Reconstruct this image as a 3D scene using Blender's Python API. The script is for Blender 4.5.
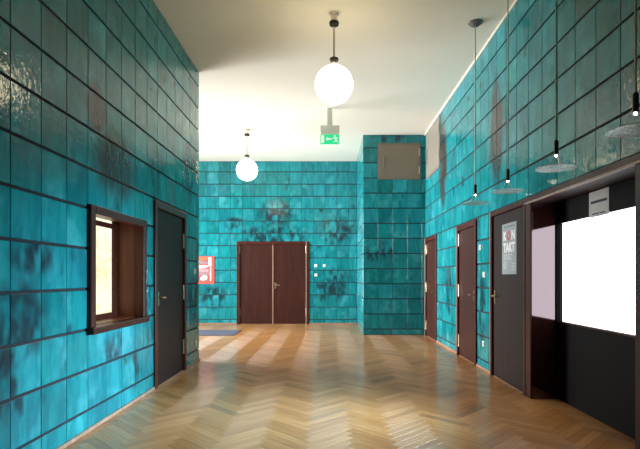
import bpy, bmesh, math, random
from mathutils import Vector, Matrix
random.seed(7)
PI = math.pi
S = bpy.context.scene
for o in list(bpy.data.objects): bpy.data.objects.remove(o)

# ------------------------------------------------------------------ camera, world, exposure
FPX, VX, VY, EYE = 488.0, 328.0, 277.0, 1.17
cam = bpy.data.cameras.new('camera'); camo = bpy.data.objects.new('camera', cam)
S.collection.objects.link(camo); S.camera = camo
camo.location = (0, 0, EYE); camo.rotation_euler = (PI/2, 0, 0)
cam.sensor_width = 36; cam.lens = FPX*36/640
cam.shift_x = -(VX-320)/640; cam.shift_y = (VY-224.5)/640
cam.clip_start = .02
W = bpy.data.worlds.new('world'); S.world = W; W.use_nodes = True
W.node_tree.nodes['Background'].inputs[0].default_value = (.55, .7, 1, 1)
W.node_tree.nodes['Background'].inputs[1].default_value = .4
S.view_settings.view_transform = 'Standard'; S.view_settings.look = 'None'
S.view_settings.gamma = 1; S.view_settings.use_curve_mapping = False
S.view_settings.exposure = 0.0
# radiance of the light sources of the place
GLOBE_L, SERVICE_L, ENTRANCE_L, BULB_L = 11.5, 4.6, 8.0, 24.0
# daylight falling through the service window and through the glazed entrance of the side hall
def daylight(name, loc, rot, sx, sy, watt, col, spread):
    la = bpy.data.lights.new(name, 'AREA'); la.shape = 'RECTANGLE'; la.size = sx; la.size_y = sy
    la.energy = watt; la.color = col; la.spread = math.radians(spread)
    lo = bpy.data.objects.new(name, la); S.collection.objects.link(lo)
    lo.location = loc; lo.rotation_euler = rot
daylight('service_daylight', (2.135, 4.02, 1.24), (0, math.radians(72), 0), .55, 1.10, 52, (.54, .82, 1.), 62)
daylight('entrance_daylight', (-5.14, 9.5, 1.75), (0, -PI/2, 0), 2.9, 3.6, 330, (.93, .97, .97), 95)

# ------------------------------------------------------------------ dimensions
XL, XR, YB, YP, XP, YC, ZC = -1.81, 1.96, 12.1, 9.85, .707, 6.85, 4.04
YN, XA = -2.6, -5.2          # wall behind the camera, far wall of the side hall
GR = .012                    # depth of the joints

# ------------------------------------------------------------------ node helpers
def newmat(name):
    m = bpy.data.materials.new(name); m.use_nodes = True
    nt = m.node_tree; b = nt.nodes['Principled BSDF']
    return m, nt, b
def N(nt, t, **kw):
    n = nt.nodes.new(t)
    for k, v in kw.items():
        if k.startswith('i_'): n.inputs[int(k[2:])].default_value = v
        else: setattr(n, k, v)
    return n
def mth(nt, op, a, b=None, c=None, clamp=False):
    n = nt.nodes.new('ShaderNodeMath'); n.operation = op; n.use_clamp = clamp
    for i, v in enumerate((a, b, c)):
        if v is None: continue
        if hasattr(v, 'is_output'): nt.links.new(v, n.inputs[i])
        else: n.inputs[i].default_value = v
    return n.outputs[0]
def vmth(nt, op, a, b=None):
    n = nt.nodes.new('ShaderNodeVectorMath'); n.operation = op
    for i, v in enumerate((a, b)):
        if v is None: continue
        if hasattr(v, 'is_output'): nt.links.new(v, n.inputs[i])
        else: n.inputs[i].default_value = v
    return n.outputs['Value' if op in ('LENGTH', 'DISTANCE', 'DOT_PRODUCT') else 'Vector']
def mixc(nt, f, a, b, mode='MIX'):
    n = nt.nodes.new('ShaderNodeMix'); n.data_type = 'RGBA'; n.blend_type = mode
    for s, v in ((n.inputs[0], f), (n.inputs[6], a), (n.inputs[7], b)):
        if hasattr(v, 'is_output'): nt.links.new(v, s)
        else: s.default_value = v if not isinstance(v, tuple) else (*v, 1)[:4]
    return n.outputs[2]
def ramp(nt, f, lo, hi, a=0., b=1.):
    n = nt.nodes.new('ShaderNodeMapRange'); n.interpolation_type = 'SMOOTHSTEP'
    for i, v in enumerate((f, lo, hi, a, b)):
        if hasattr(v, 'is_output'): nt.links.new(v, n.inputs[i])
        else: n.inputs[i].default_value = v
    return n.outputs[0]
def noise(nt, vec, scale, detail=2., rough=.5, dist=0.):
    n = nt.nodes.new('ShaderNodeTexNoise')
    if vec is not None: nt.links.new(vec, n.inputs['Vector'])
    n.inputs['Scale'].default_value = scale; n.inputs['Detail'].default_value = detail
    n.inputs['Roughness'].default_value = rough; n.inputs['Distortion'].default_value = dist
    return n.outputs[0]
def bump(nt, h, strength, distance, bsdf):
    n = nt.nodes.new('ShaderNodeBump'); n.inputs['Strength'].default_value = strength
    n.inputs['Distance'].default_value = distance
    nt.links.new(h, n.inputs['Height']); nt.links.new(n.outputs[0], bsdf.inputs['Normal'])
def plain(name, col, rough=.5, metal=0., spec=.5, vary=.08, coat=0.):
    m, nt, b = newmat(name)
    g = nt.nodes.new('ShaderNodeNewGeometry')
    f = noise(nt, g.outputs['Position'], 9., 3.)
    c = mixc(nt, f, tuple(x*(1-vary) for x in col), tuple(min(1, x*(1+vary)) for x in col))
    nt.links.new(c, b.inputs['Base Color'])
    b.inputs['Roughness'].default_value = rough; b.inputs['Metallic'].default_value = metal
    b.inputs['Specular IOR Level'].default_value = spec
    b.inputs['Coat Weight'].default_value = coat; b.inputs['Coat Roughness'].default_value = .06
    return m
def emit(name, col, L, tex=None):
    m, nt, b = newmat(name); nt.nodes.remove(b)
    e = nt.nodes.new('ShaderNodeEmission'); e.inputs[0].default_value = (*col, 1); e.inputs[1].default_value = L
    nt.links.new(e.outputs[0], nt.nodes['Material Output'].inputs[0])
    return m

# ------------------------------------------------------------------ materials
STAINS = [  # centre, radii, 0 = dark / 1 = reddish brown
    ((XL, 3.83, 2.48), (.3, .20, .24), 1), ((XL, 4.2, 2.12), (.3, .50, .36), 1), ((XL, 5.1, 2.25), (.3, .35, .3), 0),
    ((XL, 2.85, .90), (.3, .34, .30), 0), ((XL, 3.0, 1.30), (.3, .28, .14), 0), ((XL, 2.72, .62), (.3, .2, .3), 0),
    ((XL, 4.15, .58), (.3, .28, .14), 0), ((XL, 4.55, .30), (.3, .16, .22), 0), ((XL, 4.95, .9), (.3, .14, .5), 0),
    ((XL, 6.55, .9), (.3, .3, .35), 0), ((XL, 6.4, 2.6), (.3, .35, .5), 0),
    ((XR, 5.68, 2.85), (.3, .28, .75), 1), ((XR, 8.34, 3.15), (.3, .34, .9), 1), ((XR, 8.3, 2.9), (.3, .2, .7), 0),
    ((XR, 6.2, .75), (.3, .16, .55), 0), ((XR, 7.9, .9), (.3, .4, .4), 0),
    ((-1.36, YB, 2.2), (1.1, .3, .30), 0), ((-1.3, YB, 2.75), (.55, .3, .4), 0), ((.12, YB, .98), (.58, .3, .50), 0), ((.2, YB, 2.3), (.5, .3, .4), 0),
    ((-2.85, YB, .68), (.4, .3, .35), 0), ((-2.3, YB, 2.5), (.3, .3, .2), 0), ((1.3, YP, 4.0), (.3, .3, .14), 0),
    ((1.0, YP, 1.7), (.5, .3, .25), 0)]
def tile_material():
    m, nt, b = newmat('glazed_tile')
    g = nt.nodes.new('ShaderNodeNewGeometry'); oi = nt.nodes.new('ShaderNodeObjectInfo')
    uv = nt.nodes.new('ShaderNodeUVMap'); uv.uv_map = 'UVMap'
    P = g.outputs['Position']
    r = mth(nt, 'FRACT', mth(nt, 'ADD', oi.outputs['Random'], g.outputs['Random Per Island']))
    r2 = mth(nt, 'FRACT', mth(nt, 'MULTIPLY', r, 17.31))
    r3 = mth(nt, 'FRACT', mth(nt, 'MULTIPLY', r, 41.7))
    off = N(nt, 'ShaderNodeCombineXYZ')
    nt.links.new(mth(nt, 'MULTIPLY', r, 30.), off.inputs[0]); nt.links.new(mth(nt, 'MULTIPLY', r2, 30.), off.inputs[1])
    PT = vmth(nt, 'ADD', P, off.outputs[0])               # pattern of its own on every tile
    streak = noise(nt, vmth(nt, 'MULTIPLY', PT, (9., 9., 2.2)), 1., 4., .6, .6)
    cloud = noise(nt, PT, 3.2, 3., .55)
    col = mixc(nt, r, (.013, .285, .292), (.022, .312, .372))
    col = mixc(nt, ramp(nt, streak, .35, .68), mixc(nt, .55, col, (.004, .13, .17)), col)
    col = mixc(nt, mth(nt, 'MULTIPLY', ramp(nt, cloud, .5, .75), .55), col, (.085, .47, .53))
    val = mth(nt, 'ADD', .70, mth(nt, 'MULTIPLY', r2, .34))
    vn = nt.nodes.new('ShaderNodeCombineColor')
    for i in range(3): nt.links.new(val, vn.inputs[i])
    col = mixc(nt, 1., col, vn.outputs[0], 'MULTIPLY')
    # a few tiles fired brownish, and dark brush marks of the glaze
    col = mixc(nt, mth(nt, 'MULTIPLY', ramp(nt, r3, .988, .99), .5), col, (.07, .075, .065))
    smn = noise(nt, vmth(nt, 'MULTIPLY', PT, (1., 1., .6)), 5.5, 2., .5, .2)
    patch = noise(nt, P, .95, 2.)
    thr = mth(nt, 'SUBTRACT', .86, mth(nt, 'MULTIPLY', patch, .24))
    sm = ramp(nt, mth(nt, 'SUBTRACT', smn, thr), -.10, .06)
    col = mixc(nt, mth(nt, 'MULTIPLY', sm, .8), col, (.012, .035, .05))
    for kind, dark in ((0, (.016, .022, .034)), (1, (.050, .031, .027))):
        acc = None
        for c, rad, k in STAINS:
            if k != kind: continue
            v = vmth(nt, 'MULTIPLY', vmth(nt, 'SUBTRACT', P, c), tuple(1/x for x in rad))
            d = mth(nt, 'SUBTRACT', 1.1, vmth(nt, 'LENGTH', v))
            acc = d if acc is None else mth(nt, 'MAXIMUM', acc, d)
        sn = noise(nt, vmth(nt, 'MULTIPLY', PT, (1., 1., .6)), 6.5 if kind == 0 else 3., 2., .5, .2)
        lo, hi = ((.36, .64) if kind == 0 else (.10, .5))
        mk = mth(nt, 'MULTIPLY', ramp(nt, acc, 0., .6), ramp(nt, sn, lo, hi), clamp=True)
        col = mixc(nt, mth(nt, 'MULTIPLY', mk, .9 if kind == 0 else .92), col, dark)
    # glaze thins out to a dark rim
    sx = N(nt, 'ShaderNodeSeparateXYZ'); nt.links.new(uv.outputs[0], sx.inputs[0])
    ex = mth(nt, 'SUBTRACT', .5, mth(nt, 'ABSOLUTE', mth(nt, 'SUBTRACT', sx.outputs[0], .5)))
    ez = mth(nt, 'SUBTRACT', .5, mth(nt, 'ABSOLUTE', mth(nt, 'SUBTRACT', sx.outputs[1], .5)))
    rim = mth(nt, 'MAXIMUM', ramp(nt, ex, .0, .02, .45, 0.), ramp(nt, ez, .0, .025, .7, 0.))
    col = mixc(nt, rim, col, (.012, .06, .07))
    nt.links.new(col, b.inputs['Base Color'])
    b.inputs['Roughness'].default_value = .08
    b.inputs['Specular IOR Level'].default_value = .32
    h = mth(nt, 'ADD', noise(nt, P, 34., 2., .5), mth(nt, 'MULTIPLY', noise(nt, P, 9., 1.), 1.2))
    bump(nt, h, 1., .0024, b)
    return m
def wood_material(name, dark, light, rough=.3, spec=.5, coat=0.):
    m, nt, b = newmat(name)
    tc = nt.nodes.new('ShaderNodeTexCoord')
    v = vmth(nt, 'MULTIPLY', tc.outputs['Object'], (18., 18., 1.1))
    f = noise(nt, v, 1., 5., .6, 1.2)
    f2 = noise(nt, vmth(nt, 'MULTIPLY', tc.outputs['Object'], (90., 90., 4.)), 1., 3., .6)
    c = mixc(nt, ramp(nt, mth(nt, 'ADD', mth(nt, 'MULTIPLY', f, .75), mth(nt, 'MULTIPLY', f2, .25)), .3, .7), dark, light)
    nt.links.new(c, b.inputs['Base Color'])
    b.inputs['Roughness'].default_value = rough; b.inputs['Specular IOR Level'].default_value = spec
    b.inputs['Coat Weight'].default_value = coat; b.inputs['Coat Roughness'].default_value = .05
    return m
def plank_material(name, tangent):
    m, nt, b = newmat(name)
    g = nt.nodes.new('ShaderNodeNewGeometry'); oi = nt.nodes.new('ShaderNodeObjectInfo')
    uv = nt.nodes.new('ShaderNodeUVMap'); uv.uv_map = 'UVMap'
    r = mth(nt, 'FRACT', mth(nt, 'ADD', oi.outputs['Random'], g.outputs['Random Per Island']))
    r2 = mth(nt, 'FRACT', mth(nt, 'MULTIPLY', r, 23.7))
    off = N(nt, 'ShaderNodeCombineXYZ'); nt.links.new(mth(nt, 'MULTIPLY', r, 50.), off.inputs[2])
    v = vmth(nt, 'ADD', vmth(nt, 'MULTIPLY', uv.outputs[0], (3., 55., 1.)), off.outputs[0])
    f = noise(nt, v, 1., 4., .6, .8)
    col = mixc(nt, r, (.43, .172, .048), (.62, .285, .100))
    col = mixc(nt, mth(nt, 'MULTIPLY', ramp(nt, r2, .94, .96), .5), col, (.17, .085, .032))
    col = mixc(nt, mth(nt, 'MULTIPLY', ramp(nt, f, .35, .7), .45), col, (.22, .10, .028))
    nt.links.new(col, b.inputs['Base Color'])
    b.inputs['Roughness'].default_value = .46; b.inputs['Specular IOR Level'].default_value = .5
    b.inputs['Anisotropic'].default_value = .84
    b.inputs['Coat Weight'].default_value = .65; b.inputs['Coat Roughness'].default_value = .17
    t = N(nt, 'ShaderNodeCombineXYZ')
    for i in range(3): t.inputs[i].default_value = tangent[i]
    nt.links.new(t.outputs[0], b.inputs['Tangent'])
    bump(nt, noise(nt, vmth(nt, 'MULTIPLY', uv.outputs[0], (4., 160., 1.)), 1., 2.), .25, .0008, b)
    return m
def ceiling_material():
    m, nt, b = newmat('ceiling_plaster')
    g = nt.nodes.new('ShaderNodeNewGeometry')
    f = noise(nt, g.outputs['Position'], .8, 4., .6)
    nt.links.new(mixc(nt, f, (.80, .755, .66), (.86, .82, .73)), b.inputs['Base Color'])
    b.inputs['Roughness'].default_value = .75; b.inputs['Specular IOR Level'].default_value = .25
    bump(nt, noise(nt, g.outputs['Position'], 40., 3.), .12, .002, b)
    return m
def frosted_emit(name, c0, c1, L):
    m, nt, b = newmat(name); nt.nodes.remove(b)
    g = nt.nodes.new('ShaderNodeNewGeometry')
    f = noise(nt, g.outputs['Position'], 26., 3., .7)
    big = noise(nt, g.outputs['Position'], 2.2, 2.)
    e = nt.nodes.new('ShaderNodeEmission'); e.inputs[1].default_value = L
    nt.links.new(mixc(nt, ramp(nt, mth(nt, 'ADD', mth(nt, 'MULTIPLY', f, .6), mth(nt, 'MULTIPLY', big, .5)), .4, .65), c0, c1), e.inputs[0])
    nt.links.new(e.outputs[0], nt.nodes['Material Output'].inputs[0])
    return m
M = {}
M['tile'] = tile_material()
M['grout'] = plain('grout', (.022, .020, .028), .85)
M['ceiling'] = ceiling_material()
M['plank_a'] = plank_material('parquet_oak', (.7071, -.7071, 0))
M['plank_b'] = plank_material('parquet_oak_cross', (.7071, .7071, 0))
M['subfloor'] = plain('subfloor', (.05, .032, .018), .9)
M['wood'] = wood_material('mahogany', (.030, .0075, .005), (.056, .0165, .011), .42, .22)
M['frame'] = wood_material('dark_frame_wood', (.040, .0085, .005), (.085, .019, .012), .35, .25)
M['leaf_dark'] = wood_material('dark_stained_wood', (.018, .010, .009), (.034, .017, .015), .5, .15)
M['laminate'] = plain('dark_counter_board', (.005, .003, .003), .5, spec=.08)
M['varnish'] = wood_material('varnished_reveal', (.012, .004, .0035), (.020, .007, .006), .05, 1.)
vb = M['varnish'].node_tree.nodes['Principled BSDF']; vb.inputs['Coat Weight'].default_value = 1.; vb.inputs['Coat IOR'].default_value = 1.6
vb.inputs['Coat Tint'].default_value = (1, .86, .9, 1); vb.inputs['Specular Tint'].default_value = (1, .72, .80, 1)
M['reveal'] = wood_material('red_brown_reveal', (.085, .020, .008), (.17, .045, .017), .35, .3)
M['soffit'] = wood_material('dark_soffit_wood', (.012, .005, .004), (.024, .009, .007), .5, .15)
M['edge'] = wood_material('edge_highlight_wood', (.34, .22, .18), (.50, .36, .30), .4)  # pale wood tone with the daylight on the edges put into its colour
M['skirt'] = wood_material('skirting_wood', (.30, .16, .11), (.48, .28, .20), .4)
M['steel'] = plain('brushed_steel', (.62, .58, .53), .28, 1.)
M['brass'] = plain('dull_brass', (.72, .56, .36), .3, 1.)
M['canopy'] = plain('grey_painted_metal', (.16, .16, .15), .4)
M['cord'] = plain('pale_cord', (.56, .53, .43), .5)
M['dark_metal'] = plain('dark_metal', (.04, .035, .03), .4, .6)
M['white'] = plain('white_plastic', (.80, .80, .78), .35)
M['hatch'] = plain('taupe_paint', (.20, .165, .125), .5)
M['hatch_pale'] = plain('pale_taupe_paint', (.23, .20, .165), .5)
M['mat'] = plain('grey_blue_matting', (.085, .09, .125), .95, spec=.1)
M['trim'] = plain('white_trim', (.86, .83, .75), .6)
M['paper'] = plain('paper', (.74, .73, .74), .7)
M['poster_grey'] = plain('poster_grey', (.30, .33, .36), .4)
M['ink'] = plain('dark_print', (.03, .03, .04), .6)
M['ink_pale'] = plain('pale_print', (.55, .57, .60), .6)
M['print_white'] = plain('white_print', (.85, .85, .86), .5)
M['print_red'] = plain('red_print', (.62, .06, .04), .5)
M['sign_red'] = plain('sign_red', (.70, .075, .055), .5)
M['sign_orange'] = plain('sign_orange', (.80, .16, .05), .5)
M['sign_grey'] = plain('sign_grey', (.22, .20, .24), .5)
M['sign_pink'] = plain('sign_pink', (.75, .25, .28), .5)
M['globe'] = emit('opal_glass_lit', (1., .83, .53), GLOBE_L)
M['service'] = emit('bright_window', (.90, .96, 1.), SERVICE_L)
M['ticket'] = frosted_emit('lit_frosted_glass', (.72, .58, .30), (1., .93, .68), 1.4)
M['entrance'] = emit('daylit_glass', (.94, .97, 1.), ENTRANCE_L)
M['bulb'] = emit('halogen_lit', (1., .88, .66), BULB_L)
M['green'] = emit('exit_green_lit', (.03, .78, .28), 1.0)
M['exit_white'] = emit('exit_white_lit', (.80, 1., .82), .95)
def glass():
    m, nt, b = newmat('sandblasted_clear_glass')
    b.inputs['Base Color'].default_value = (.75, .8, .8, 1); b.inputs['Roughness'].default_value = .15
    g = nt.nodes.new('ShaderNodeNewGeometry')
    tr = nt.nodes.new('ShaderNodeBsdfTransparent'); tr.inputs[0].default_value = (.93, .97, .96, 1)
    mx = nt.nodes.new('ShaderNodeMixShader')
    nt.links.new(ramp(nt, noise(nt, g.outputs['Position'], 60., 2.), .3, .7, .28, .50), mx.inputs[0])
    nt.links.new(tr.outputs[0], mx.inputs[1]); nt.links.new(b.outputs[0], mx.inputs[2])
    nt.links.new(mx.outputs[0], nt.nodes['Material Output'].inputs[0])
    return m
M['glass'] = glass()

# ------------------------------------------------------------------ mesh helpers
def tag(o, label, cat, group=None, kind=None):
    o['label'] = label
    o['category'] = cat
    if group: o['group'] = group
    if kind: o['kind'] = kind
    return o
def empty(name, loc, rz=0.):
    o = bpy.data.objects.new(name, None); S.collection.objects.link(o)
    o.location = loc; o.rotation_euler = (0, 0, rz); o.empty_display_size = .1
    return o
class MB:
    def __init__(s): s.v, s.f, s.uv = [], [], []
    def add(s, vs, fs, uvs=None):
        n = len(s.v); s.v += [tuple(v) for v in vs]; s.f += [tuple(i+n for i in f) for f in fs]
        if uvs: s.uv += uvs
        return s
    def box(s, x0, x1, y0, y1, z0, z1):
        return s.add([(x, y, z) for z in (z0, z1) for y in (y0, y1) for x in (x0, x1)],
                     [(0, 2, 3, 1), (4, 5, 7, 6), (0, 1, 5, 4), (2, 6, 7, 3), (0, 4, 6, 2), (1, 3, 7, 5)])
    def tube(s, pts, r, n=12):
        pts = [Vector(p) for p in pts]; rs = r if isinstance(r, (list, tuple)) else [r]*len(pts)
        vs, fs = [], []
        for k, p in enumerate(pts):
            t = (pts[min(k+1, len(pts)-1)]-pts[max(k-1, 0)]).normalized()
            a = t.orthogonal().normalized() if k == 0 else (a-t*a.dot(t)).normalized()
            b = t.cross(a)
            vs += [p+(a*math.cos(2*PI*i/n)+b*math.sin(2*PI*i/n))*rs[k] for i in range(n)]
        for k in range(len(pts)-1):
            fs += [(k*n+i, k*n+(i+1) % n, (k+1)*n+(i+1) % n, (k+1)*n+i) for i in range(n)]
        fs += [tuple(range(n-1, -1, -1)), tuple((len(pts)-1)*n+i for i in range(n))]
        return s.add(vs, fs)
    def lathe(s, prof, c=(0, 0, 0), n=32):
        vs, fs, rings = [], [], []
        for r, z in prof:
            if r < 1e-6: rings.append([len(vs)]); vs.append((c[0], c[1], c[2]+z))
            else:
                rings.append(list(range(len(vs), len(vs)+n)))
                vs += [(c[0]+r*math.cos(2*PI*i/n), c[1]+r*math.sin(2*PI*i/n), c[2]+z) for i in range(n)]
        for A, B in zip(rings, rings[1:]):
            for i in range(n):
                j = (i+1) % n
                if len(A) == 1 and len(B) == 1: continue
                if len(A) == 1: fs.append((A[0], B[i], B[j]))
                elif len(B) == 1: fs.append((A[i], B[0], A[j]))
                else: fs.append((A[i], B[i], B[j], A[j]))
        return s.add(vs, fs)
    def poly(s, pts, y0, y1):            # outline in x,z given thickness in y
        n = len(pts)
        return s.add([(x, y0, z) for x, z in pts]+[(x, y1, z) for x, z in pts],
                     [tuple(range(n)), tuple(range(2*n-1, n-1, -1))]+[(i, (i+1) % n+0, (i+1) % n+n, i+n)[::-1] for i in range(n)])
    def mesh(s, name, mat, bevel=0., smooth=False):
        me = bpy.data.meshes.new(name); me.from_pydata(s.v, [], s.f)
        if s.uv:
            l = me.uv_layers.new(name='UVMap'); l.data.foreach_set('uv', [c for u in s.uv for c in u])
        if bevel or not s.uv:
            bm = bmesh.new(); bm.from_mesh(me)
            if bevel:
                es = [e for e in bm.edges if len(e.link_faces) == 2 and e.calc_face_angle(0) > .5]
                bmesh.ops.bevel(bm, geom=es, offset=bevel, segments=1, affect='EDGES')
            bmesh.ops.recalc_face_normals(bm, faces=bm.faces); bm.to_mesh(me); bm.free()
        me.materials.append(M[mat] if isinstance(mat, str) else mat)
        if smooth:
            me.polygons.foreach_set('use_smooth', [True]*len(me.polygons))
            me.set_sharp_from_angle(angle=math.radians(40))
        me.update(); return me
    def build(s, name, mat, parent=None, bevel=0., smooth=False):
        o = bpy.data.objects.new(name, s.mesh(name, mat, bevel, smooth)); S.collection.objects.link(o)
        o.parent = parent
        return o
def inframe(pts, m=2):
    for p in pts:
        if p[1] < .3: continue
        x, y = VX+FPX*p[0]/p[1], VY-FPX*(p[2]-EYE)/p[1]
        if -m <= x <= 640+m and -m <= y <= 449+m: return True
    return False

# ------------------------------------------------------------------ wall shells
def shell(name, boxes, label, mat='grout'):
    mb = MB()
    for b in boxes: mb.box(*b)
    o = mb.build(name, mat)
    return tag(o, label, 'wall', kind='structure')
def around(a0, a1, z0, z1, holes):
    """cuts the rectangle a0..a1 x z0..z1 into boxes that leave the holes free"""
    cuts = sorted({a0, a1, *[h[0] for h in holes], *[h[1] for h in holes]})
    cuts = [c for c in cuts if a0 <= c <= a1]
    out = []
    for c0, c1 in zip(cuts, cuts[1:]):
        zs = [(h[2], h[3]) for h in holes if h[0] <= c0+1e-6 and h[1] >= c1-1e-6]
        z = z0
        for q0, q1 in sorted(zs):
            if q0 > z: out.append((c0, c1, z, q0))
            z = max(z, q1)
        if z < z1: out.append((c0, c1, z, z1))
    return out
ZB = -.05
WIN1 = (3.664, 4.786, .735, 1.72)
DOOR_L = (5.063, 6.184, ZB, 1.975)
DOOR_R1 = (8.78, 9.80, ZB, 1.94); DOOR_R2 = (6.41, 7.38, ZB, 1.93); DOOR_R3 = (4.80, 5.85, ZB, 1.945)
COUNTER = (2.97, 4.80, ZB, 1.945)
DOOR_B = (-2.26, -.47, ZB, 2.05)
TH = .34
hl = [WIN1, DOOR_L]; hr = [DOOR_R1, DOOR_R2, DOOR_R3, COUNTER]; hb = [DOOR_B]
w_left = shell('wall_left', [(XL-TH, XL-GR, a, b, c, d) for a, b, c, d in around(YN, YC-GR, ZB, ZC, hl)],
               'left wall clad in mottled glazed tiles with the ticket window and dark door')
w_right = shell('wall_right', [(XR+GR, XR+TH, a, b, c, d) for a, b, c, d in around(YN, YP, ZB, ZC, hr)],
                'right wall of turquoise glazed tiles with three doors and the service counter')
w_back = shell('wall_back', [(a, b, YB+GR, YB+TH, c, d) for a, b, c, d in around(XA, XP, ZB, ZC, hb)],
               'far end wall of turquoise glazed tiles around the double door')
w_pier = shell('wall_pier', [(XP+GR, XR+TH, YP+GR, YB+TH, ZB, ZC)],
               'projecting tiled pier beside the double door with a taupe hatch near the ceiling')
w_side = shell('wall_side_hall', [(XA, XL-TH, YC-TH, YC-GR, ZB, ZC)], 'tiled wall of the side hall behind the left corner')
EN = (7.5, 11.5, ZB, 3.3)
w_ent = shell('wall_entrance', [(XA-TH, XA, a, b, c, d) for a, b, c, d in around(YC-TH, YB+TH, ZB, ZC, [EN])], 'plain wall with the glazed entrance of the side hall', 'trim')
w_near = shell('wall_near', [(XL-TH, XR+TH, YN-TH, YN, ZB, ZC)], 'plain wall behind the viewer', 'trim')
ceil = MB().box(XA-TH, XR+TH, YN-TH, YB+TH, ZC, ZC+.2).build('ceiling', 'ceiling')
tag(ceil, 'smooth cream plaster ceiling over the whole hall', 'ceiling', kind='structure')

# ------------------------------------------------------------------ tiles
_tm = {}
def tile_geo(w, h):
    c = .0035; y1 = GR
    x, z = w/2, h/2
    vs = [(-x+c, 0, -z+c), (x-c, 0, -z+c), (x-c, 0, z-c), (-x+c, 0, z-c),
          (-x, c, -z), (x, c, -z), (x, c, z), (-x, c, z),
          (-x, y1, -z), (x, y1, -z), (x, y1, z), (-x, y1, z)]
    fs = [(0, 1, 2, 3)]
    for i in range(4):
        j = (i+1) % 4
        fs += [(4+i, 4+j, j, i), (8+i, 8+j, 4+j, 4+i)]
    uvc = lambda v: (v[0]/w+.5, v[2]/h+.5)
    return vs, fs, [uvc(vs[i]) for f in fs for i in f]
def tile_mesh(w, h):
    k = (round(w, 3), round(h, 3))
    if k not in _tm:
        _tm[k] = MB().add(*tile_geo(*k)).mesh('tile', 'tile')
    return _tm[k]
JH, JV, ROW = .016, .0035, .305
def tiles(wall, to_world, rz, a0, a1, astart, pitch, z0row, holes, visible, fieldname='distant_tiles'):
    zs = [0.]+[z0row+ROW*k for k in range(14) if z0row+ROW*k < ZC-.03]+[ZC]
    k0 = math.floor((a0-astart)/pitch)
    cols = [a0]
    k = k0
    while astart+pitch*k < a1-.03:
        if astart+pitch*k > a0+.03: cols.append(astart+pitch*k)
        k += 1
    cols.append(a1)
    field = MB(); n = 0; one = []
    for za, zb in zip(zs, zs[1:]):
        for ca, cb in zip(cols, cols[1:]):
            rects = [(ca+JV/2, cb-JV/2, za+JH/2, zb-JH/2 if zb < ZC else zb-.004)]
            for h in holes:
                nxt = []
                for (p, q, u, v) in rects:
                    if q <= h[0] or p >= h[1] or v <= h[2] or u >= h[3]: nxt.append((p, q, u, v)); continue
                    if p < h[0]: nxt.append((p, h[0]-.002, u, v))
                    if q > h[1]: nxt.append((h[1]+.002, q, u, v))
                    m0, m1 = max(p, h[0]), min(q, h[1])
                    if u < h[2]: nxt.append((m0, m1, u, h[2]-.002))
                    if v > h[3]: nxt.append((m0, m1, h[3]+.002, v))
                rects = nxt
            for (p, q, u, v) in rects:
                if q-p < .012 or v-u < .012: continue
                c = to_world((p+q)/2, (u+v)/2)
                corners = [to_world(s, t) for s in (p, (p+q)/2, q) for t in (u, v)]
                one.append((c, q-p, v-u, visible and inframe(corners)))
    vis = [t for t in one if t[3]]
    vis.sort(key=lambda t: -(t[1]*t[2])/max(.1, t[0][1])**2 if True else 0)
    keep = set(id(t) for t in vis[:300])
    for t in one:
        c, w, h, _ = t
        rx, ry = random.gauss(0, .0035), random.gauss(0, .0035)
        if id(t) in keep:
            o = bpy.data.objects.new('tile', tile_mesh(w, h)); S.collection.objects.link(o)
            o.parent = wall; o.location = c; o.rotation_euler = (rx, 0, rz+ry)
        else:
            R = Matrix.Translation(c) @ Matrix.Rotation(rz+ry, 4, 'Z') @ Matrix.Rotation(rx, 4, 'X')
            vs, fs, uvs = tile_geo(w, h)
            field.add([R @ Vector(v) for v in vs], fs, uvs)
    if field.v:
        f = field.build(fieldname, 'tile', wall); f['kind'] = 'stuff'
L_ = lambda a, z: Vector((XL, a, z)); R_ = lambda a, z: Vector((XR, a, z)); B_ = lambda a, z: Vector((a, YB, z))
tiles(w_left, L_, PI/2, YN, YC, 2.781, .3, .165, hl, True)
tiles(w_right, R_, -PI/2, YN, YP, 3.27, .3, .118, hr+[(8.53, 9.68, 3.10, ZC)], True)
tiles(w_back, B_, 0, XA, XP, -.072, .293, .118, hb, True)
tiles(w_pier, lambda a, z: Vector((a, YP, z)), 0, XP, XR, XP, .296, .118, [(1.004, 1.87, 3.14, 3.87)], True)
tiles(w_pier, lambda a, z: Vector((XP, a, z)), -PI/2, YP, YB, YP, .3, .118, [], False, 'pier_side_tiles')
tiles(w_side, lambda a, z: Vector((a, YC, z)), PI, XA, XL, XL-.3, .3, .165, [], False)

# ------------------------------------------------------------------ floor
fl = MB().box(XA-TH, XR+TH, YN-TH, YB+TH, -.2, -.016).build('floor', 'subfloor')
tag(fl, 'herringbone oak parquet floor with glossy varnish', 'floor', kind='structure')
PW, NN = .074, 6
PL = PW*NN
def plank_geo():
    g = .0005; c = .0006; x, y, t = PL/2-g, PW/2-g, -.015
    vs = [(-x+c, -y+c, 0), (x-c, -y+c, 0), (x-c, y-c, 0), (-x+c, y-c, 0), (-x, -y, -c), (x, -y, -c), (x, y, -c), (-x, y, -c),
          (-x, -y, t), (x, -y, t), (x, y, t), (-x, y, t)]
    fs = [(0, 1, 2, 3)]
    for i in range(4):
        j = (i+1) % 4; fs += [(4+i, 4+j, j, i), (8+i, 8+j, 4+j, 4+i)]
    return vs, fs, [(vs[i][0], vs[i][1]) for f in fs for i in f]
pg = plank_geo()
pm = {k: MB().add(*pg).mesh('plank', 'plank_'+k) for k in 'ab'}
def in_floor(x, y):
    if XL-.22 < x < XR+.16 and YN-.2 < y < YB+.2:
        return not (x > XP+.2 and y > YP+.2)
    if XA-.1 < x <= XL and YC-.2 < y < YB+.2: return True
    return XR <= x < 2.30 and 2.9 < y < 4.85
planks = []
SEAM = -.13
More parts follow.
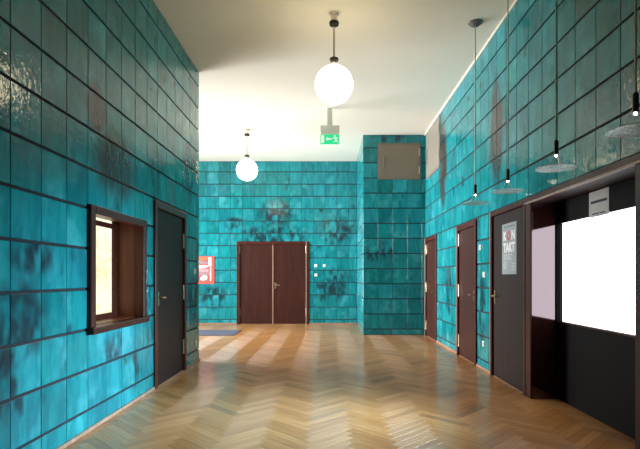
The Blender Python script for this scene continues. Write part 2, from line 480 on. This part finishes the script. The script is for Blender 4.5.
for i in range(-60, 60):
    for k in range(-90, 240):
        # band i, step k along the room; u,v in units of the plank width
        bu, bv = i*NN+k, -i*NN+k
        for kind, cu, cv, ang in (('a', bu+NN/2, bv+.5, 0), ('b', bu+.5, bv+1+NN/2, PI/2)):
            x = (cu-cv)*PW/math.sqrt(2)+SEAM; y = (cu+cv)*PW/math.sqrt(2)
            if in_floor(x, y): planks.append((kind, x, y, ang+PI/4))
scored = []
for p in planks:
    kind, x, y, a = p
    dx, dy = math.cos(a)*PL/2, math.sin(a)*PL/2
    hidden = x < XL or x > 2.15
    v = (not hidden) and inframe([(x, y, 0), (x-dx*.7, y-dy*.7, 0), (x+dx*.7, y+dy*.7, 0)], 0)
    scored.append((y if v else 1e9, p))
scored.sort(key=lambda t: t[0])
fld = {'a': MB(), 'b': MB()}
for n, (d, (kind, x, y, a)) in enumerate(scored):
    dz = random.uniform(-.0004, .0004)
    if n < 300:
        o = bpy.data.objects.new('plank', pm[kind]); S.collection.objects.link(o); o.parent = fl
        o.location = (x, y, dz); o.rotation_euler = (0, 0, a)
    else:
        R = Matrix.Translation((x, y, dz)) @ Matrix.Rotation(a, 4, 'Z')
        fld[kind].add([R @ Vector(v) for v in pg[0]], pg[1], pg[2])
for k in 'ab':
    f = fld[k].build('parquet_field', 'plank_'+k, fl); f['kind'] = 'stuff'

# ------------------------------------------------------------------ skirting and cornice bead
def trim(name, boxes, label, mat):
    mb = MB()
    for b in boxes: mb.box(*b)
    return tag(mb.build(name, mat, None, .003), label, 'trim', kind='structure')
trim('baseboard_left', [(XL, XL+.018, YN, DOOR_L[0]-.004, .002, .032), (XL, XL+.018, DOOR_L[1]+.004, YC, .002, .032)], 'narrow reddish wooden skirting strip along the left tiled wall', 'skirt')
trim('baseboard_right', [(XR-.016, XR, DOOR_R3[1]+.004, DOOR_R2[0]-.004, .002, .034), (XR-.016, XR, DOOR_R2[1]+.004, DOOR_R1[0]-.004, .002, .034)], 'pale skirting strip between the doors of the right wall', 'skirt')
trim('baseboard_back', [(XA, DOOR_B[0]-.004, YB-.016, YB, .002, .03), (DOOR_B[1]+.004, XP, YB-.016, YB, .002, .03)], 'thin wooden skirting strip at the foot of the far wall', 'skirt')
trim('trim_1', [(XR-.022, XR, YN, YP-.002, ZC-.022, ZC-.001)], 'white bead where the ceiling meets the right wall', 'trim')

# ------------------------------------------------------------------ doors   (local: x along the wall, room side is -y, z up)
def lever(parent, x, z, dirx, y, mat='brass'):
    h = MB()
    h.box(x-.018, x+.018, y-.008, y, z-.09, z+.06)
    h.tube([(x, y, z), (x, y-.048, z)], .010, 10)
    h.tube([(x, y-.046, z), (x+dirx*.06, y-.05, z), (x+dirx*.12, y-.046, z-.004)], .009, 10)
    h.tube([(x, y, z-.065), (x, y-.014, z-.065)], .009, 10)
    return h.build('door_handle', mat, parent, 0, True)
def hinge(parent, x, z, y, mat='brass', hh=.16):
    h = MB(); h.tube([(x, y-.006, z-hh/2), (x, y-.006, z+hh/2)], .010, 10)
    for s in (-1, 1): h.lathe([(0, -.006), (.012, -.004), (.012, .004), (0, .006)], (x, y-.006, z+s*(hh/2+.004)), 10)
    return h.build('hinge', mat, parent, 0, True)
def door(name, loc, rz, w, h, label, leafmat='wood', framemat='frame', hinge_at=0, handle_z=.95, double=False, fw=.075, proud=.022,
         hz=(.22, .97, 1.72), pale_edge=None, handle=True):
    t = empty(name, loc, rz); tag(t, label, 'door', kind='structure')
    d0, d1 = -proud, .11
    f = MB(); f.box(0, fw, d0, d1, 0, h); f.box(w-fw, w, d0, d1, 0, h); f.box(fw, w-fw, d0, d1, h-fw, h)
    fo = f.build('door_frame', framemat, t, .004)
    if pale_edge is not None:
        x0 = (0, w-.012, w-fw-.002)[pale_edge]
        MB().box(x0-.001, x0+.013, d0-.002, d0+.03, .0, h).build('edge_highlight', 'edge', fo, .002)  # pale strip paints the daylight reflected by the frame edge
    leaves = [(fw+.003, w-fw-.003, hinge_at)] if not double else [(fw+.003, w/2-.002, 0), (w/2+.002, w-fw-.003, 1)]
    for n, (a, b, hs) in enumerate(leaves):
        lf = MB().box(a, b, .004, .045, .006, h-fw-.003).build('door_leaf', leafmat, t, .003)
        hx = a-.004 if hs == 0 else b+.004
        for z in hz: hinge(lf, hx, z, .004)
        if handle and (not double or n == 1):
            x = b-.06 if hs == 0 else a+.06
            lever(lf, x, handle_z, -1 if hs == 0 else 1, .004)
        if double and n == 1:
            MB().box(a-.014, a+.008, -.006, .004, .01, h-fw-.01).build('meeting_strip', 'skirt', lf, .002)
    MB().box(fw, w-fw, .0, .11, .0, .005).build('threshold', 'skirt', t)
    # the dark room behind is closed off by the door's backing
    MB().box(fw, w-fw, .05, .11, .005, h-fw).build('door_lining', framemat, t)
    return t
door('door_1', (DOOR_B[0], YB, 0), 0, DOOR_B[1]-DOOR_B[0], 2.05, 'reddish brown wooden double door in the far tiled wall', 'wood', 'frame', double=True, handle_z=.97, hz=(.3, 1.85), pale_edge=2)
door('door_2', (XL, DOOR_L[0], 0), PI/2, DOOR_L[1]-DOOR_L[0], 1.975, 'dark brown wooden door in the left wall beside the ticket window', 'leaf_dark', 'frame', hinge_at=1, handle_z=.95, hz=(.30, .98, 1.62))
door('door_3', (XR, DOOR_R1[1], 0), -PI/2, DOOR_R1[1]-DOOR_R1[0], 1.94, 'reddish brown door farthest along the right wall, next to the pier', 'wood', 'frame', hinge_at=0, handle_z=.90, pale_edge=0)
door('door_4', (XR, DOOR_R2[1], 0), -PI/2, DOOR_R2[1]-DOOR_R2[0], 1.93, 'reddish brown door in the middle of the three doors on the right wall', 'wood', 'frame', hinge_at=0, handle_z=.93, pale_edge=0)
door('door_5', (XR, DOOR_R3[1], 0), -PI/2, DOOR_R3[1]-DOOR_R3[0], 1.945, 'dark brown door with a grey poster beside the service counter', 'leaf_dark', 'frame', hinge_at=1, handle_z=.95, hz=(.32, 1.58), pale_edge=0, fw=.06)

# ------------------------------------------------------------------ ticket window in the left wall (local: x = along +Y)
t = empty('window_1', (XL, WIN1[0], WIN1[2]), PI/2)
tag(t, 'small ticket window with dark wooden frame and lit frosted pane in the left wall', 'window', kind='structure')
w, h = WIN1[1]-WIN1[0], WIN1[3]-WIN1[2]
f = MB(); fw = .075
f.box(0, fw, -.035, .06, .05, h); f.box(w-fw, w, -.035, .06, .05, h); f.box(fw, w-fw, -.035, .06, h-.065, h)
f.build('window_frame', 'frame', t, .005)
MB().box(-.012, w+.012, -.06, .06, 0, .05).build('window_sill', 'wood', t, .006)
rv = MB(); rv.box(0, .045, .06, .31, .0, h); rv.box(w-.07, w, .06, .31, .0, h); rv.box(.045, w-.07, .06, .31, h-.012, h); rv.box(.045, w-.07, .06, .31, 0, .055)
rv.build('window_reveal', 'reveal', t)
s = MB(); zt, zb = 1.626-.735, .837-.735
s.box(.045, .11, .225, .275, .055, h-.012); s.box(w-.145, w-.07, .225, .275, .055, h-.012)
s.box(.11, w-.145, .225, .275, .055, zb); s.box(.11, w-.145, .225, .275, zt, zt+.045); s.box(.11, w-.145, .225, .275, zt+.074, h-.012)
s.build('sash', 'frame', t)
MB().box(.11, w-.145, .248, .258, zb, zt).build('pane', 'ticket', t)
MB().box(.11, w-.145, .248, .258, zt+.045, zt+.074).build('pane', 'ticket', t)
MB().box(.045, w-.07, .278, .31, .055, h-.012).build('back_panel', 'laminate', t)

# ------------------------------------------------------------------ service counter in the right wall (local: x = towards the viewer)
Y1, Y0 = 4.80, 2.97
t = empty('window_2', (XR, Y1, 0), -PI/2)
tag(t, 'recessed service counter with glaring white window and dark board front', 'service window', kind='structure')
w = Y1-Y0; J = .12; ZH = 1.885; RD = .245
f = MB(); f.box(0, J-.002, -.018, -.004, 0, ZH); f.box(w-J+.002, w, -.018, -.004, 0, ZH)
f.build('counter_post', 'frame', t, .004)
f = MB(); f.box(0, w, -.024, .03, ZH, 1.945); f.build('head_beam', 'frame', t, .004)
MB().box(.0, w, -.028, -.016, ZH-.004, ZH+.012).build('head_highlight', 'edge', t, .002)  # pale strip added as the highlight along the beam's lower edge
MB().box(.0, J, -.004, .33, 0, ZH).build('side_panel', 'varnish', t)
MB().box(w-J, w, -.004, .33, 0, ZH).build('side_panel', 'varnish', t)
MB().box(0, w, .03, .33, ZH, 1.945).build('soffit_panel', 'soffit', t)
MB().box(J, w-J, RD, .33, 0, .735).build('counter_front', 'laminate', t)
MB().box(J, w-J, RD-.012, .33, .735, .752).build('counter_ledge', 'frame', t, .003)
MB().box(J, w-J, RD, .33, 1.678, ZH).build('upper_panel', 'laminate', t)
y0 = RD-.05
MB().box(J+.002, J+.014, RD-.02, RD+.02, .752, 1.678).build('sash_stile', 'laminate', t)
MB().box(J+.040, J+.054, RD-.005, RD+.02, .752, 1.678).build('sash_stile', 'laminate', t)
MB().box(w-.44, w-J, RD-.03, RD+.02, .752, 1.678).build('sash_stile', 'laminate', t)
MB().box(J, w-J, RD+.02, RD+.03, .752, 1.678).build('pane', 'service', t)

# ------------------------------------------------------------------ glazed entrance of the side hall (outside the view, lets the daylight in)
t = empty('window_3', (XA, EN[1], 0), PI/2)
t.location = (XA, EN[0], 0)
tag(t, 'tall glazed entrance with daylight at the end of the side hall', 'window', kind='structure')
w = EN[1]-EN[0]
f = MB()
for x in (0, w/4-.03, w/2-.03, 3*w/4-.03, w-.06): f.box(x, x+.06, -.02, .1, 0, 3.3)
f.box(0, w, -.02, .1, 3.24, 3.3); f.box(0, w, -.02, .1, 0, .12); f.box(0, w, -.02, .1, 2.2, 2.26)
f.build('window_frame', 'frame', t)
for k in range(4):
    a, b = k*w/4+.03, (k+1)*w/4-.03
    MB().box(a, b, .03, .045, .12, 2.2).build('pane', 'entrance', t); MB().box(a, b, .03, .045, 2.26, 3.24).build('pane', 'entrance', t)

# ------------------------------------------------------------------ hatches
def hatch(name, loc, rz, w, h, label, mat, hinge_side, latch):
    t = empty(name, loc, rz); tag(t, label, 'hatch')
    f = MB(); q = .03
    f.box(0, q, -.012, .012, 0, h); f.box(w-q, w, -.012, .012, 0, h); f.box(q, w-q, -.012, .012, 0, q); f.box(q, w-q, -.012, .012, h-q, h)
    f.build('hatch_frame', mat, t, .002)
    d = MB().box(q+.003, w-q-.003, -.016, .012, q+.003, h-q-.003).build('hatch_door', mat, t, .002)
    hx = q if hinge_side == 0 else w-q
    for z in (h*.25, h*.75): hinge(d, hx, z, -.016, 'steel', .13)
    lx = w-.12 if hinge_side == 0 else .12
    MB().box(lx-.006, lx+.006, -.028, -.016, h*.3, h*.62).build('latch', 'hatch_pale' if latch else 'steel', d, .002)
    return t
hatch('access_hatch', (1.004, YP, 3.14), 0, .866, .73, 'square taupe metal hatch high on the front of the pier', 'hatch', 1, True)
hatch('access_hatch', (XR, 9.68, 3.10), -PI/2, 1.15, ZC-3.10-.012, 'pale taupe hatch high on the right wall against the pier', 'hatch_pale', 1, True)

# ------------------------------------------------------------------ globe pendants
def globe_pendant(loc, r, zc, label):
    t = empty('globe_pendant', loc); tag(t, label, 'pendant lamp', 'opal globe lamps on rods')
    top = 0.
    MB().lathe([(0, 0), (.052, 0), (.052, -.012), (.038, -.02), (.038, -.085), (0, -.085)], n=24).build('canopy', 'steel', t, 0, True)
    MB().lathe([(.0, -.085), (.05, -.088), (.055, -.105), (.05, -.125), (0, -.128)], n=24).build('canopy_ring', 'dark_metal', t, 0, True)
    zt = zc-loc[2]+r
    MB().tube([(0, 0, -.125), (0, 0, zt-.005)], .011, 12).build('rod', 'steel', t, 0, True)
    MB().lathe([(0, zt+.085), (.045, zt+.082), (.05, zt+.068), (.045, zt+.052), (0, zt+.05)], n=24).build('collar', 'dark_metal', t, 0, True)
    prof = [(r*math.sin(PI*k/24), zt-r+r*math.cos(PI*k/24)) for k in range(25)]
    prof[0] = (0, zt); prof[-1] = (0, zt-2*r)
    MB().lathe(prof, n=40).build('globe', 'globe', t, 0, True)
    MB().lathe([(.0, zt+.03), (.03, zt+.03), (.035, zt+.0), (.06, zt-.012), (0, zt-.012)], n=24).build('globe_fitter', 'white', t, 0, True)
globe_pendant((.066, 5.32, ZC), .207, 3.265, 'large opal globe lamp hanging over the middle of the hall')
globe_pendant((-1.575, 9.49, ZC), .206, 3.25, 'opal globe lamp farther back in front of the far tiled wall')

# ------------------------------------------------------------------ disc pendants along the right wall
def disc_pendant(x, y, zd, label):
    t = empty('disc_pendant', (x, y, ZC)); tag(t, label, 'pendant lamp', 'glass disc lamps along the right wall')
    MB().lathe([(0, 0), (.075, 0), (.078, -.01), (.055, -.03), (.028, -.05), (0, -.05)], n=24).build('canopy', 'canopy', t, 0, True)
    z = zd-ZC
    MB().tube([(0, 0, -.045), (0, 0, z+.21)], .0068, 8).build('cord', 'cord', t)
    MB().lathe([(0, z+.215), (.012, z+.212), (.017, z+.20), (.017, z+.10), (.0, z+.10)], n=16).build('lamp_holder', 'dark_metal', t, 0, True)
    MB().lathe([(0, z+.10), (.009, z+.10), (.010, z+.094), (.008, z+.088), (0, z+.086)], n=14).build('bulb', 'bulb', t, 0, True)
    st = MB()
    for k in range(3):
        a = k*2*PI/3+.4; st.tube([(.012*math.cos(a), .012*math.sin(a), z+.105), (.07*math.cos(a), .07*math.sin(a), z+.004)], .0018, 6)
    st.build('disc_wires', 'steel', t)
    MB().lathe([(0, z+.006), (.145, z+.006), (.15, z+.002), (.148, z-.004), (0, z-.005)], n=40).build('glass_disc', 'glass', t, 0, True)
for x, y, lab in ((1.66, 5.5, 'glass disc pendant farthest from the service counter, above the middle doors'), (1.74, 4.72, 'glass disc pendant hanging above the poster door'),
               (1.74, 3.72, 'glass disc pendant above the far half of the white service window'), (1.74, 2.76, 'glass disc pendant nearest the viewer, cut by the picture edge')):
    disc_pendant(x, y, 2.0, lab)

# ------------------------------------------------------------------ exit sign
t = empty('exit_sign', (.03, 8.3, ZC)); tag(t, 'green lit emergency exit sign hanging from the ceiling behind the globe', 'exit sign')
zb = 3.43-ZC
MB().box(-.045, .045, -.012, .012, zb+.31, 0).build('suspension_bar', 'trim', t, .003)
MB().box(-.165, .165, -.03, .03, zb+.165, zb+.31).build('housing', 'trim', t, .006)
MB().box(-.16, .16, -.012, .012, zb, zb+.165).build('sign_panel', 'green', t, .002)
a = MB(); a.box(-.15, -.095, -.0145, -.0122, zb+.015, zb+.15); a.build('door_symbol', 'exit_white', t)
a = MB().poly([(-.07, zb+.085), (-.03, zb+.125), (-.03, zb+.098), (.03, zb+.098), (.03, zb+.072), (-.03, zb+.072), (-.03, zb+.045)], -.0145, -.0122); a.build('arrow_symbol', 'exit_white', t)
a = MB()
a.poly([(.085+.016*math.cos(k*PI/5), zb+.137+.016*math.sin(k*PI/5)) for k in range(10)], -.0145, -.0122)
a.poly([(.075, zb+.115), (.11, zb+.118), (.118, zb+.07), (.092, zb+.06)], -.0145, -.0122)
a.poly([(.10, zb+.066), (.118, zb+.07), (.145, zb+.03), (.15, zb+.012), (.13, zb+.022)], -.0145, -.0122)
a.poly([(.092, zb+.062), (.108, zb+.058), (.09, zb+.035), (.058, zb+.03), (.056, zb+.042), (.08, zb+.046)], -.0145, -.0122)
a.poly([(.075, zb+.115), (.082, zb+.10), (.052, zb+.085), (.046, zb+.094)], -.0145, -.0122)
a.poly([(.11, zb+.117), (.14, zb+.10), (.136, zb+.09), (.108, zb+.103)], -.0145, -.0122)
a.build('running_figure', 'exit_white', t)

# ------------------------------------------------------------------ posters, notices
def text(name, s, size, mat, parent, x, z, y, bold=0., xs=1.):
    c = bpy.data.curves.new(name, 'FONT'); c.body = s; c.size = size; c.offset = bold; c.extrude = .0006; c.align_x = 'CENTER'
    o = bpy.data.objects.new(name, c); S.collection.objects.link(o)
    bpy.context.view_layer.update()
    me = bpy.data.meshes.new_from_object(o.evaluated_get(bpy.context.evaluated_depsgraph_get()))
    bpy.data.objects.remove(o)
    me.transform(Matrix.Diagonal((xs, 1, 1, 1))); me.transform(Matrix.Rotation(PI/2, 4, 'X'))
    me.materials.clear(); me.materials.append(M[mat])
    ob = bpy.data.objects.new(name, me); S.collection.objects.link(ob); ob.parent = parent; ob.location = (x, y, z)
    return ob
t = empty('poster', (XR+.004, 5.495, 1.20), -PI/2); tag(t, 'grey poster with white KON TAKT lettering taped to the dark door', 'poster')
MB().box(0, .42, -.004, 0, 0, .555).build('sheet', 'poster_grey', t)
text('letters', 'K', .13, 'print_white', t, .085, .375, -.0052, .006, .95)
text('letters', 'O', .13, 'print_red', t, .20, .375, -.0052, .008, .95)
text('letters', 'N', .13, 'print_white', t, .33, .375, -.0052, .006, .95)
text('letters', 'TAKT', .135, 'print_white', t, .21, .245, -.0052, .006, .95)
for k in range(3):
    MB().box(.05, .05+(.26, .2, .24)[k], -.0047, -.0041, .205-.022*k, .215-.022*k).build('text_line', 'ink_pale', t)
for k in range(4): MB().box(.04, .14, -.0047, -.0041, .13-.022*k, .139-.022*k).build('text_line', 'ink_pale', t)
for k in range(4): MB().box(.29, .38, -.0047, -.0041, .11-.022*k, .119-.022*k).build('text_line', 'ink_pale', t)
MB().box(.05, .37, -.0047, -.0041, .515, .522).build('text_line', 'ink', t)

t = empty('paper_notice', (XR+RD-.001, 4.115, 1.665), -PI/2); tag(t, 'white paper notice with dark print stuck above the white service window', 'notice')
MB().box(0, .29, -.003, 0, 0, .212).build('sheet', 'paper', t)
MB().box(.03, .265, -.0042, -.003, .112, .134).build('text_line', 'ink', t)
MB().box(.05, .15, -.0042, -.003, .02, .03).build('text_line', 'ink', t); MB().box(.16, .24, -.0042, -.003, .02, .03).build('text_line', 'ink', t)

t = empty('wall_plaque', (-3.36, YB, 1.0), 0); tag(t, 'red and white printed board on the far wall left of the double door', 'sign')
MB().box(0, .545, -.016, 0, 0, .685).build('board', 'sign_red', t, .003)
MB().box(.03, .42, -.0175, -.016, .60, .655).build('print_band', 'sign_orange', t)
MB().box(.40, .47, -.019, -.0175, .44, .655).build('print_field', 'print_white', t)
MB().poly([(.05, .53), (.12, .60), (.38, .53), (.40, .49), (.2, .50)], -.0175, -.016).build('print_shape', 'sign_grey', t)
MB().poly([(.08, .40), (.16, .46), (.36, .46), (.40, .43), (.3, .39), (.14, .38)], -.0175, -.016).build('print_shape', 'print_white', t)
MB().box(.05, .40, -.0175, -.016, .29, .37).build('print_band', 'sign_pink', t)
MB().poly([(.1, .24), (.2, .28), (.42, .27), (.45, .24), (.3, .21)], -.0175, -.016).build('print_shape', 'sign_grey', t)
MB().poly([(.2, .10), (.26, .08), (.36, .11), (.38, .17), (.33, .22), (.25, .2), (.2, .15)], -.0175, -.016).build('print_shape', 'print_white', t)
MB().box(.44, .465, -.0175, -.016, .08, .42).build('print_band', 'print_white', t)

# ------------------------------------------------------------------ mat
t = MB().box(-3.6, -1.88, 9.72, 10.68, .001, .012).build('door_mat', 'mat', None, .003)
tag(t, 'grey blue rectangular floor mat in front of the far wall on the left', 'mat')

# ------------------------------------------------------------------ switches and sockets
def switch(name, loc, rz, label, cat, outlet=False, grp=None):
    t = empty(name, loc, rz); tag(t, label, cat, grp)
    MB().box(-.036, .036, -.010, 0, -.036, .036).build('cover_plate', 'white', t, .003)
    if outlet:
        MB().tube([(0, -.0125, 0), (0, -.010, 0)], .021, 16).build('socket_well', 'ink_pale', t)
    else:
        MB().box(-.025, .025, -.0145, -.010, -.025, .025).build('rocker', 'white', t, .002)
switch('light_switch', (XL, 6.61, 1.245), PI/2, 'white switch on the left wall beyond the dark door', 'switch')
switch('power_socket', (XL, 6.66, .262), PI/2, 'white socket low on the left wall beyond the dark door', 'socket', True)
for (px, py, lab) in ((316, 265.6, 'white switch nearest the double door on the far wall, upper one'), (324.4, 265.6, 'white switch on the far wall farther from the double door'), (316, 275, 'white switch on the far wall, lower one beside the double door')):
    switch('light_switch', ((px-VX)/40.3, YB, EYE+(277-py)/40.3), 0, lab, 'switch', False, 'switches right of the double door')
switch('light_switch', (XR, 6.12, 1.20), -PI/2, 'white switch on the right wall between the poster door and the middle door', 'switch')
switch('power_socket', (XR, 6.14, .33), -PI/2, 'white socket low on the right wall between the poster door and the middle door', 'socket', True)
switch('light_switch', (XR, 6.27, 1.55), -PI/2, 'small upper switch on the right wall close to the middle door', 'switch')
